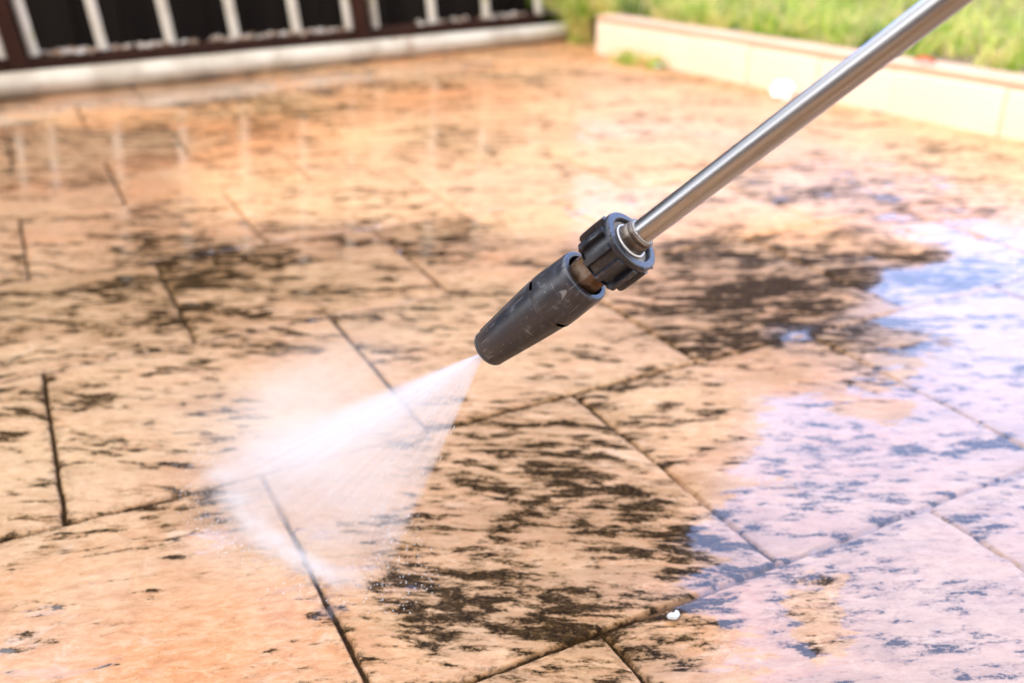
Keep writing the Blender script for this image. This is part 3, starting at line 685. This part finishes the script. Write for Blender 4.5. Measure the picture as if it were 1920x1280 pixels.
# soil in the bed
mbs = bpy.data.materials['soil']
pts = [KP(.03, .105, KH - .02), KP(a, .105, KH - .02), KP(a, 4.5, KH + .1), KP(-1.5, 4.5, KH + .1), KP(-1.2, .6, KH - .02)]
pl = [tuple(p) for p in pts]; n_ = len(pl)
lowp = [(x, y, -.05) for x, y, z in pl]
link('flower_bed', fixn(mesh_from(pl + lowp, [tuple(range(n_))] + [(i, (i + 1) % n_, n_ + (i + 1) % n_, n_ + i) for i in range(n_)])), mbs, kind='structure')

# ------------------------------------------------------------------ grass and weeds
def blades(bases, hmin, hmax, wmin, wmax, lean=.5, seed=1):
    rg = np.random.default_rng(seed); n = len(bases)
    h = rg.uniform(hmin, hmax, n); w = rg.uniform(wmin, wmax, n); az = rg.uniform(0, 2 * np.pi, n); ln = rg.uniform(.1, lean, n) * h; fz = rg.uniform(0, 2 * np.pi, n)
    V = np.zeros((n, 7, 3)); side = np.stack([np.cos(fz), np.sin(fz), 0 * fz], -1); ld = np.stack([np.cos(az), np.sin(az), 0 * az], -1)
    for k, (tt, ww) in enumerate([(0, 1), (.4, .9), (.75, .6)]):
        cpt = bases + ld * (ln * tt ** 2)[:, None]; cpt[:, 2] += h * tt * (1 - .15 * tt)
        V[:, 2 * k] = cpt - side * (w * ww / 2)[:, None]; V[:, 2 * k + 1] = cpt + side * (w * ww / 2)[:, None]
    V[:, 6] = bases + ld * ln[:, None] * 1.1; V[:, 6, 2] += h * .87
    base = np.arange(n)[:, None] * 7
    F = [tuple(r) for r in np.concatenate([base + np.array([[0, 1, 3, 2]]), base + np.array([[2, 3, 5, 4]])]).tolist()] + [tuple(r) for r in (base + np.array([[4, 5, 6]])).tolist()]
    me = bpy.data.meshes.new('blades'); me.from_pydata(V.reshape(-1, 3).tolist(), [], F); me.update()
    at = me.attributes.new('tone', 'FLOAT', 'POINT'); at.data.foreach_set('value', np.repeat(rg.uniform(0, 1, n), 7).astype(np.float32))
    return me
mg, t, b = mat('grass_blades', (.12, .22, .03), .45); g = N(t)
tn = g.attr('tone'); cl = g.noise(g.n('ShaderNodeNewGeometry').outputs['Position'], 11.0, 4)
c = g.mix(tn, (.15, .31, .02), (.50, .62, .08)); c = g.mix(g.ss(cl, .44, .58), c, (.66, .60, .20)); c = g.mix(g.ss(g.noise(g.n('ShaderNodeNewGeometry').outputs['Position'], 4.0, 2), .56, .66), c, (.06, .15, .015)); c = g.mix(g.ss(tn, .90, .97), c, (.55, .42, .24))
t.links.new(c, b.inputs['Base Color'])
tr = g.n('ShaderNodeBsdfTranslucent'); t.links.new(c, tr.inputs[0]); ms_ = g.n('ShaderNodeMixShader'); ms_.inputs[0].default_value = .4
t.links.new(b.outputs[0], ms_.inputs[1]); t.links.new(tr.outputs[0], ms_.inputs[2]); t.links.new(ms_.outputs[0], t.nodes['Material Output'].inputs[0])
def bedpts(n, seed):
    rg = np.random.default_rng(seed); a = rg.uniform(-1.2, 3.0, n); d = .115 + (rg.uniform(0, 1, n) ** 1.7) * 4.0
    keep = ~((a < .02) & (d < .12)); a, d = a[keep], d[keep]
    keep = fbm(a * 7, d * 5, 3, 44) > .40; a, d = a[keep], d[keep]
    P = np.array(KB)[None] + np.array(kd)[None] * a[:, None] + np.array(kn)[None] * d[:, None]; P[:, 2] = KH - .022 + np.clip(d - .1, 0, 9) * .024
    return P
grass = link('grass', blades(bedpts(36000, 3), .025, .15, .003, .009, 1.2, 5), mg, kind='stuff', label='bright sunlit grass growing in the raised bed above the kerb', cat='grass')
def tuft(name, pts_, n, spread, h0, h1, label, cat, seed):
    rg = np.random.default_rng(seed); B = []
    for (x, y, z) in pts_:
        q = rg.normal(0, spread, (n, 2)); B.append(np.stack([x + q[:, 0], y + q[:, 1], np.full(n, z)], -1))
    B = np.concatenate(B); c0 = Vector(B.mean(0)); c0.z = float(B[:, 2].min())
    me = blades(B, h0, h1, .003, .008, 1.3, seed); me.transform(Matrix.Translation(-c0))
    o = link(name, me, mg, None, None, label=label, cat=cat); o.location = c0; return o
g1 = onz(1096, 84); g2 = onz(1085, 70)
tuft('grass_clump', [(g1.x - .01, g1.y + .05, 0), (g2.x - .005, g2.y + .16, 0), (g2.x + .03, g2.y + .28, 0)], 150, .022, .10, .34, 'tall green grass clump in the corner between fence end and kerb', 'grass clump', 9)
w1 = onz(1165, 118); w2 = onz(1190, 122); w3 = onz(1225, 128)
tuft('weed', [tuple(w1), tuple(w2), tuple(w3)], 45, .018, .02, .065, 'small green weed growing at the foot of the kerb near its far end', 'weed', 12)

# ------------------------------------------------------------------ small loose things
def chip(name, loc, pts2, h, m_, label, cat, curl=0.0, group=None):
    n_ = len(pts2); bm = bmesh.new()
    lo = [bm.verts.new((x, y, 0)) for x, y in pts2]; hi = [bm.verts.new((x * .86, y * .86, h * random.uniform(.8, 1.1))) for x, y in pts2]
    bm.faces.new(lo[::-1]); top = bm.faces.new(hi)
    for i in range(n_): bm.faces.new((lo[i], lo[(i + 1) % n_], hi[(i + 1) % n_], hi[i]))
    bmesh.ops.poke(bm, faces=[top])
    for v in bm.verts: v.co.z += curl * (v.co.x ** 2 + v.co.y ** 2)
    me = bpy.data.meshes.new(name); bm.to_mesh(me); bm.free()
    o = link(name, fixn(me), m_, None, 50, label=label, cat=cat, group=group); o.location = loc; return o
mwc = mat('white_chip', (.66, .68, .67), .5)[0]
p = onz(1262, 1157)
chip('stone_chip', (p.x, p.y, .0015), [(-.0052, -.0005), (-.004, -.0034), (.001, -.004), (.003, -.0025), (.0056, .0012), (.005, .0042), (.003, .005), (.001, .0016), (-.0025, .0018)], .0022, mwc, 'small white stone chip on the stained paving in the foreground', 'stone chip')
mwp = mat('white_paper', (.9, .9, .9), .6)[0]
bm = bmesh.new(); bmesh.ops.create_icosphere(bm, subdivisions=3, radius=1)
for v in bm.verts:
    v.co *= 1 + .35 * (hash01(round(v.co.x * 3), round(v.co.y * 3), round(v.co.z * 3)) - .5)
    v.co.z = max(v.co.z, -.55)
bmesh.ops.scale(bm, vec=(.033, .026, .030), verts=bm.verts)
me = bpy.data.meshes.new('paper'); bm.to_mesh(me); bm.free()
p = onz(1466, 184); po = link('paper_scrap', me, mwp, None, 35, label='crumpled white paper scrap on the patio in front of the kerb', cat='paper'); po.location = (p.x, p.y, .0165)
mred = mat('red_leaf', (.45, .08, .02), .6)[0]; mdl = mat('dry_leaf', (.55, .30, .06), .6)[0]
def leaf(loc, L, m_, label, rz, tilt=.25):
    V = []; F = []
    for i in range(9):
        tt = i / 8; w = math.sin(math.pi * tt ** .8) * .30 * L + .0006; z = .10 * L * math.sin(tt * 3.1)
        for k, f_ in enumerate((-1, 0, 1)): V.append((L * (tt - .5), w * f_, z + abs(f_) * .14 * L))
        if i:
            o = (i - 1) * 3
            for k in range(2): F.append((o + k, o + k + 1, o + 4 + k, o + 3 + k))
    me = mesh_from(V, F); o = link('fallen_leaf', me, m_, None, 179, label=label, cat='leaf'); o.location = loc; o.rotation_euler = (tilt, .1, rz)
    mo = o.modifiers.new('thickness', 'SOLIDIFY'); mo.thickness = .0008
    return o
q = onz(1440, 58, KH + .006); leaf((q.x, q.y, KH + .010), .055, mred, 'red brown fallen leaf on the kerb top, left of the lance tube', .3)
q = onz(1733, 121, KH + .006); leaf((q.x, q.y, KH + .010), .05, mred, 'red brown fallen leaf on the kerb top, right of the lance tube', -.2)
q = onz(1205, 124); leaf((q.x, q.y, .006), .04, mdl, 'yellow dry leaf on the patio beside the weed at the kerb foot', .8)
q = onz(1216, 131); leaf((q.x + .03, q.y, .006), .03, mwc, 'thin pale leaf on the patio right of the weed', .1)
q = onz(1090, 82); bm = bmesh.new(); bmesh.ops.create_icosphere(bm, subdivisions=2, radius=.015)
